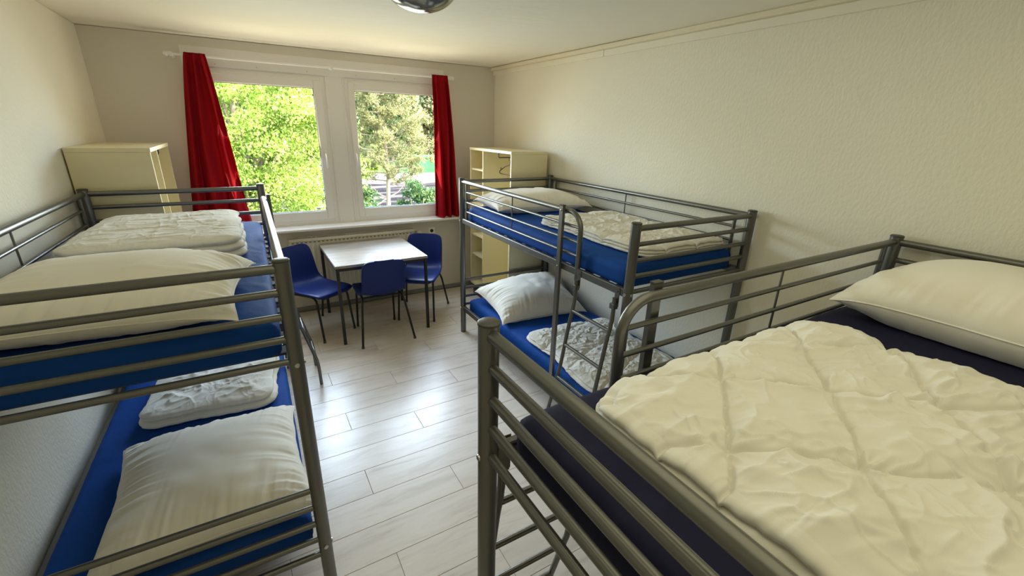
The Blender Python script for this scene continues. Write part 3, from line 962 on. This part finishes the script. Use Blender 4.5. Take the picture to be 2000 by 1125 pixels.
# ------------------------------------------------------------------ table
t = thing('table', 'square table with pale wood-print top and black legs under the window', 'table', (.933, 4.185, 0), math.radians(.4))
hx, hy = .408, .425
ts = MB().box(-hx, hx, -hy, hy, .712, .735, .002).build('tabletop', M['tabletop'], t, smooth=0)
for x in (-1, 1):
    for y in (-1, 1):
        b = MB().box(x * (hx - .018) - .0125, x * (hx - .018) + .0125, y * (hy - .018) - .0125, y * (hy - .018) + .0125, .004, .7115, .002)
        lg = b.build('leg', M['black'], t)
        MB().box(x * (hx - .018) - .0135, x * (hx - .018) + .0135, y * (hy - .018) - .0135, y * (hy - .018) + .0135, 0, .010, .002).build('foot_cap', M['black'], lg)
for s in (-1, 1):
    MB().box(-hx + .032, hx - .032, s * (hy - .018) - .01, s * (hy - .018) + .01, .684, .7115, .002).build('apron_bar', M['black'], t)
    MB().box(s * (hx - .018) - .01, s * (hx - .018) + .01, -hy + .032, hy - .032, .684, .7115, .002).build('apron_bar', M['black'], t)

# ------------------------------------------------------------------ chairs (local: faces +y, origin on the floor under the seat)
def chair_shell():
    # spine points (y, z, half width, side lift, side curve)
    sp = [(.262, .405, .150, .000), (.272, .425, .185, .000), (.262, .441, .197, .004), (.225, .447, .203, .008), (.15, .442, .206, .014), (.05, .432, .206, .018),
          (-.05, .428, .203, .024), (-.12, .432, .200, .032), (-.165, .450, .197, .036), (-.193, .485, .193, .036), (-.207, .53, .190, .032), (-.218, .59, .190, .028),
          (-.230, .65, .189, .024), (-.242, .71, .186, .020), (-.252, .752, .179, .016), (-.258, .776, .160, .012), (-.262, .787, .125, .008), (-.263, .790, .085, .006)]
    P = np.array(sp)
    # resample
    tt = np.linspace(0, len(P) - 1, 70)
    Q = np.stack([np.interp(tt, range(len(P)), P[:, k]) for k in range(4)], -1)
    for _ in range(3): Q[1:-1] = (Q[:-2] + 2 * Q[1:-1] + Q[2:]) / 4
    tg = np.gradient(Q[:, :2], axis=0); tg /= np.linalg.norm(tg, axis=1)[:, None]
    nr = np.stack([tg[:, 1], -tg[:, 0]], -1)      # towards the sitter
    nr = np.where((nr @ np.array([0.5, 1.0]))[:, None] < 0, -nr, nr)
    nu = 33
    u = np.linspace(-1, 1, nu)
    V = []
    for (y, z, hw_, sl), nn_ in zip(Q, nr):
        for a in u:
            lift = sl * abs(a) ** 2.4
            roll = -.012 * max(0, abs(a) - .93) / .07
            V.append((a * hw_, y + nn_[0] * (lift + roll), z + nn_[1] * (lift + roll)))
    V = np.array(V).reshape(len(Q), nu, 3)
    th = .0045
    off = np.zeros_like(V); off[:, :, 1] = -nr[:, None, 0] * th; off[:, :, 2] = -nr[:, None, 1] * th
    V2 = V + off
    m_, n_ = V.shape[:2]
    idx = np.arange(m_ * n_).reshape(m_, n_)
    q = lambda i: np.stack([i[:-1, :-1], i[:-1, 1:], i[1:, 1:], i[1:, :-1]], -1).reshape(-1, 4)
    loop = np.concatenate([idx[0, :], idx[1:, -1], idx[-1, ::-1][1:], idx[::-1, 0][1:-1]])
    N = m_ * n_
    rim = np.stack([loop, loop + N, np.roll(loop, -1) + N, np.roll(loop, -1)], -1)
    return np.concatenate([V.reshape(-1, 3), V2.reshape(-1, 3)]), np.concatenate([q(idx), q(idx)[:, ::-1] + N, rim])
SHV, SHF = chair_shell()
chair_proto = []
def chair(label, loc, rz):
    t = thing('chair', label, 'chair', loc, rz, 'blue plastic chairs around the table')
    if not chair_proto:
        s_ = np_mesh('seat_shell', SHV, SHF, M['shell'], t)
        bm = bmesh.new(); bm.from_mesh(s_.data); bmesh.ops.recalc_face_normals(bm, faces=bm.faces); bm.to_mesh(s_.data); bm.free()
        s_.data.set_sharp_from_angle(angle=math.radians(60))
        parts = [s_]
        for sx in (-1, 1):
            # front leg, rear leg and the hoop that joins them under the seat
            parts.append(MB().tube([(sx * .180, .250, .006), (sx * .172, .205, .36), (sx * .168, .19, .392)], .010, 12).build('leg', M['black'], t))
            parts.append(MB().tube([(sx * .235, -.250, .006), (sx * .192, -.145, .33), (sx * .182, -.12, .38)], .010, 12).build('leg', M['black'], t))
            hoop = [(sx * .168, .19, .388), (sx * .166, .172, .406), (sx * .165, .14, .413), (sx * .166, .03, .409), (sx * .172, -.06, .405), (sx * .178, -.10, .40), (sx * .182, -.12, .378)]
            parts.append(MB().tube(hoop, .010, 12).build('side_hoop', M['black'], t))
        for y, z in ((.13, .409), (-.07, .402)):
            parts.append(MB().tube([(-.168, y, z), (.168, y, z)], .009, 10).build('cross_bar', M['black'], t))
        for sx in (-1, 1):
            parts.append(MB().tube([(sx * .180, .250, 0), (sx * .1797, .248, .02)], .0125, 12).build('foot_cap', M['cap'], t))
            parts.append(MB().tube([(sx * .235, -.250, 0), (sx * .2335, -.246, .02)], .0125, 12).build('foot_cap', M['cap'], t))
        chair_proto.extend(parts)
    else:
        for p in chair_proto:
            c = p.copy(); COL.objects.link(c); c.parent = t
    return t
def face(fx, fy): return math.atan2(fy, fx) - PI / 2
f1 = Vector((.545, -.839)); l1 = Vector((-f1.y, f1.x))
A_ = Vector((.389, 3.885)); c1 = A_ + l1 * .18 - f1 * .25
chair('blue plastic chair at the table corner next to the bunk along the left wall', (c1.x, c1.y, 0), face(*f1))
chair('blue plastic chair seen from behind, pushed in at the front of the table', (.903, 3.862, 0), math.radians(-1))
f3 = Vector((-.54, -.84)); l3 = Vector((-f3.y, f3.x))
c3 = Vector((1.427, 3.882)) - l3 * .18 - f3 * .25
chair('blue plastic chair at the table corner beside the thermostat knob and power socket', (c3.x, c3.y, 0), face(*f3))

# ------------------------------------------------------------------ outside the window
GZ = -2.8
def leaf_mat(name, c1, c2, c3, tr):
    m = D.materials.new(name); m.use_nodes = True
    n, l = m.node_tree.nodes, m.node_tree.links
    b = n['Principled BSDF']; b.inputs['Roughness'].default_value = .55
    b.inputs['Specular IOR Level'].default_value = .25
    tc = n.new('ShaderNodeTexCoord')
    nz = n.new('ShaderNodeTexWhiteNoise'); nz.noise_dimensions = '3D'
    sn = n.new('ShaderNodeVectorMath'); sn.operation = 'SNAP'; sn.inputs[1].default_value = (.11, .11, .11)
    l.new(tc.outputs['Object'], sn.inputs[0]); l.new(sn.outputs[0], nz.inputs['Vector'])
    rp = n.new('ShaderNodeValToRGB')
    rp.color_ramp.elements[0].color = (*c1, 1); rp.color_ramp.elements[1].color = (*c3, 1)
    k = rp.color_ramp.elements.new(.5); k.color = (*c2, 1)
    l.new(nz.outputs['Value'], rp.inputs[0]); l.new(rp.outputs[0], b.inputs['Base Color'])
    t = n.new('ShaderNodeBsdfTranslucent'); l.new(rp.outputs[0], t.inputs[0])
    mx = n.new('ShaderNodeMixShader'); mx.inputs[0].default_value = tr
    out = [x for x in n if x.type == 'OUTPUT_MATERIAL'][0]
    l.new(b.outputs[0], mx.inputs[1]); l.new(t.outputs[0], mx.inputs[2]); l.new(mx.outputs[0], out.inputs[0])
    return m
LM = {'maple': leaf_mat('fresh_green_leaves', (.10, .17, .015), (.22, .32, .04), (.42, .48, .15), .5),
      'pine': leaf_mat('grey_green_needles', (.09, .10, .035), (.20, .195, .07), (.34, .31, .14), .3),
      'forest': leaf_mat('dark_forest_leaves', (.05, .07, .02), (.10, .13, .03), (.17, .18, .06), .35),
      'shrub': leaf_mat('blue_green_shrub_leaves', (.025, .07, .02), (.06, .12, .035), (.15, .20, .06), .3)}
M['bark'] = mat('pale_bark', (.26, .19, .13), .9, bump=(30, .6, .02, (1, 1, .3)))
M['grass'] = mat('grass_ground', (.13, .16, .05), .95, spec=0.03)
vary(M['grass'], .8, (.03, .05, .012), (.10, .10, .04), lo=.35, hi=.65)
M['path'] = mat('asphalt_painted_dapple', (.09, .08, .08), .9, spec=0.03)
vary(M['path'], .5, (.012, .011, .012), (.060, .053, .050), stretch=(.5, 1.6, 1), lo=.42, hi=.58)  # dark patches paint dappled tree shade into the asphalt colour
M['sand'] = mat('bright_gravel', (.085, .075, .066), .95, spec=0.03)
M['mesh'] = mat('green_fence_steel', (.02, .15, .04), .5)
M['hut'] = mat('pale_green_hut_paint', (.04, .17, .05), .6, spec=0.03)

def leaves(name, clumps, per, size, m, parent, seed, asp=1.0, down=.3):
    """clumps: array (n,4) of centres and radii; one mesh of small leaf blades"""
    rs = np.random.RandomState(seed)
    C = np.asarray(clumps, float)
    n = len(C) * per
    ci = np.repeat(np.arange(len(C)), per)
    d = rs.normal(size=(n, 3)); d /= np.linalg.norm(d, axis=1)[:, None]
    rad = C[ci, 3] * (rs.rand(n) ** .45)
    P = C[ci, :3] + d * rad[:, None] * np.array([1, 1, .75])
    a = rs.normal(size=(n, 3)); a[:, 2] -= down; a /= np.linalg.norm(a, axis=1)[:, None]
    r = rs.normal(size=(n, 3)); b = np.cross(a, r); b /= np.linalg.norm(b, axis=1)[:, None]
    sz = size * (.6 + .8 * rs.rand(n))[:, None]
    V = np.stack([P, P + a * sz * .5 + b * sz * .32 * asp, P + a * sz, P + a * sz * .5 - b * sz * .32 * asp], 1).reshape(-1, 3)
    F = np.arange(n * 4).reshape(-1, 4)
    o = np_mesh(name, V, F, m, parent, smooth=False)
    o['kind'] = 'stuff'
    return o

def crown_clumps(c, R, n, r, seed, shell=.55):
    rs = np.random.RandomState(seed)
    d = rs.normal(size=(n, 3)); d /= np.linalg.norm(d, axis=1)[:, None]
    k = shell + (1 - shell) * rs.rand(n)
    P = np.array(c) + d * k[:, None] * np.array(R)
    return np.c_[P, r * (.6 + .8 * rs.rand(n))]

def branches(mb, base, tops, r0, seed):
    rs = np.random.RandomState(seed)
    for t_, hfrac in tops:
        a = Vector(base) + Vector((0, 0, hfrac))
        b = Vector(t_)
        mid = (a + b) / 2 + Vector((rs.uniform(-.2, .2), rs.uniform(-.2, .2), rs.uniform(-.1, .3)))
        mb.tube([a, mid, b], r0 * .42, 6, r2=r0 * .1)

# near broadleaf tree filling the left window
t = thing('leafy_tree', 'bright green broadleaf tree filling the window by the wide red curtain', 'tree', (-.1, 12.6, GZ))
cl = crown_clumps((0, 0, 4.6), (2.75, 2.3, 3.3), 420, .42, 3, .35)
leaves('crown', cl, 330, .062, LM['maple'], t, 5, down=.6)
b = MB().tube([(0, 0, 0), (.05, .05, 1.4), (-.05, 0, 2.8), (.1, .1, 5.4)], .15, 10, r2=.05)
branches(b, (0, 0, 0), [((cl[k][0], cl[k][1], cl[k][2]), 1.5 + 2.6 * (k % 9) / 9) for k in range(0, 36)], .10, 4)
b.build('trunk', M['bark'], t)

# slim pine in the right window
t = thing('pine_tree', 'slender pine with a pale trunk standing in the middle of the second window view', 'tree', (4.20, 15.7, GZ))
cl = []
rs = np.random.RandomState(9)
tr = [(0.02, 0, 0), (.0, 0, 1.2), (.04, 0, 2.3), (.10, .02, 3.2), (.05, 0, 4.2), (-.12, .03, 5.3), (-.16, 0, 7.2)]
b = MB().tube(tr, .095, 10, r2=.03)
for k in range(46):
    z = 2.7 + 4.2 * (k + .5) / 46
    a = k * 2.4
    L_ = (1.75 - .12 * (z - 2.7)) * rs.uniform(.65, 1.3)
    x0 = float(np.interp(z, [p[2] for p in tr], [p[0] for p in tr]))
    e = (x0 + math.cos(a) * L_, math.sin(a) * L_ * .55, z + .30 * L_ + rs.uniform(-.1, .2))
    mid = (x0 + math.cos(a) * L_ * .5, math.sin(a) * L_ * .28, z + .08)
    b.tube([(x0, 0, z), mid, e], .022, 6, r2=.006)
    for q in (.35, .55, .72, .88, 1.0):
        cl.append((x0 + math.cos(a) * L_ * q + rs.normal() * .12, math.sin(a) * L_ * .55 * q + rs.normal() * .12, z + .30 * L_ * q + rs.normal() * .12, .22 * rs.uniform(.7, 1.2)))
for e in (((-1.25, -.3, 1.75)), ((-.55, .1, 2.75)), ((.8, .1, 2.8))):
    b.tube([(0, 0, 2.25), (e[0] * .5, e[1] * .5, (2.25 + e[2]) / 2 - .1), e], .03, 7, r2=.008)
b.build('trunk', M['bark'], t)
leaves('needles', cl, 190, .10, LM['pine'], t, 10, asp=.35, down=-.3)
for i, (e, rr) in enumerate((((-.15, 0, 1.75), .32), ((.15, .1, 2.0), .28))):
    pass

# low shrubs under the second window view, sprig of the broadleaf beside the post
for i, (x, y, zt, rx, lab) in enumerate((
        (2.68, 12.3, 3.0, .48, 'blue green shrub left of the pine trunk, low in the second window'),
        (4.48, 12.9, 3.15, .74, 'wide blue green shrub right of the pine trunk, low in the second window'),
        (6.1, 14.2, 3.0, .70, 'green shrub beside the red curtain edge, low in the second window'))):
    t = thing('shrub', lab, 'shrub', (x, y, GZ), 0, 'shrubs below the windows')
    leaves('leaves', crown_clumps((0, 0, zt * .55), (rx, rx, zt * .46), 90, .24, 20 + i, .4), 170, .085, LM['shrub'], t, 30 + i)
    b = MB()
    for k in range(7):
        a = k * .9
        b.tube([(0, 0, 0), (math.cos(a) * rx * .3, math.sin(a) * rx * .3, zt * .5), (math.cos(a) * rx * .6, math.sin(a) * rx * .6, zt * .85)], .03, 6, r2=.008)
    b.build('stems', M['bark'], t)
t = thing('young_tree', 'small yellow green sapling at the post side of the second window view', 'tree', (4.40, 19.6, GZ))
leaves('crown', crown_clumps((0, 0, 3.05), (.55, .5, .42), 60, .22, 41, .2), 160, .08, LM['maple'], t, 42)
MB().tube([(0, 0, 0), (.05, 0, 1.6), (0, 0, 3.1)], .05, 8, r2=.02).build('trunk', M['bark'], t)

# ground, paths
g_ = MB().box(-60, 90, YB + .5, 140, GZ - .4, GZ - .02)
struct(g_.build('ground', M['grass'], smooth=0))
struct(MB().box(-30, 60, 27.5, 38.5, GZ - .05, GZ).build('road', M['path'], smooth=0))
struct(MB().box(-30, 60, 38.5, 46.8, GZ - .05, GZ + .004).build('gravel_ground', M['sand'], smooth=0))
# outer face of this storey's building and the roof edge above the window are the room box itself

# green mesh fence
t = thing('mesh_fence', 'long green steel mesh fence behind the sunny path outside', 'fence', (0, 46.5, GZ))
for x0 in range(6, 34, 4):
    MB().box(x0 - .05, x0 + .05, -.05, .05, 0, 1.25).build('post', M['mesh'], t, smooth=0)
    b = MB()
    for k in range(24):
        x = x0 + .1 + k * 3.8 / 23
        b.box(x - .02, x + .02, -.012, .012, .05, 1.2)
    for z in (.08, .6, 1.18): b.box(x0 + .06, x0 + 3.94, -.016, .016, z - .02, z + .02)
    b.build('mesh_panel', M['mesh'], t, smooth=0)
t = thing('garden_hut', 'low green hut behind the mesh fence outside', 'hut', (19.2, 49.0, GZ))
MB().box(-2.6, 2.6, -1.3, 1.3, 0, 1.45).build('wall', M['hut'], t, smooth=0)
MB().box(-2.8, 2.8, -1.5, 1.5, 1.45, 1.6).build('roof', M['hut'], t, smooth=0)

# woodland behind
hx_ = np.linspace(-60, 90, 40); hy_ = np.linspace(66, 130, 24)
gxx, gyy = np.meshgrid(hx_, hy_)
gzz = GZ - .3 + 16 * (1 - np.exp(-(gyy - 66) / 18)) + 1.6 * fbm(gxx * .1, gyy * .1, 5)
V_ = np.stack([gxx, gyy, gzz], -1).reshape(-1, 3)
ii = np.arange(40 * 24).reshape(24, 40)
M['hill'] = mat('wooded_hillside', (.08, .10, .03), .95, spec=0.03, bump=(.8, 1.0, 1.0))
vary(M['hill'], 1.4, (.03, .05, .012), (.14, .17, .05), detail=6, lo=.38, hi=.62)
hill = struct(np_mesh('hill', V_, np.stack([ii[:-1, :-1], ii[:-1, 1:], ii[1:, 1:], ii[1:, :-1]], -1).reshape(-1, 4), M['hill']))
hill.parent = None
rs = np.random.RandomState(77)
kk = 0
looks = ('tall grey green', 'dense dark green', 'pale olive')
for row, (y, xs) in enumerate(((54.5, (-6, -.6, 4.9, 10.3, 15.6, 21.2, 26.8)), (61.5, (-4, 1.8, 7.6, 13.2, 19.0, 24.8, 30.6)))):
    for i, x in enumerate(xs):
        h = rs.uniform(11, 13) + row * 3
        lk = (i + row) % 3
        lab = '%s woodland tree in the %s row behind the fence, %s' % (looks[lk], ('front', 'rear')[row],
              ('hidden by the broadleaf', 'behind the first pane', 'between the two panes', 'left of the pine', 'behind the pine', 'right of the pine', 'by the curtain edge')[i])
        t = thing('forest_tree', lab, 'tree', (x, y, GZ), rs.uniform(0, 6), 'woodland trees behind the fence')
        leaves('crown', crown_clumps((0, 0, h * .52), (1.9, 1.9, h * .47), 150, .85, 100 + kk, .4), 90, .40, LM[('forest', 'shrub', 'pine')[lk]], t, 200 + kk)
        MB().tube([(0, 0, 0), (.1, 0, h * .4), (0, .1, h * .8)], .22, 8, r2=.06).build('trunk', M['bark'], t)
        kk += 1
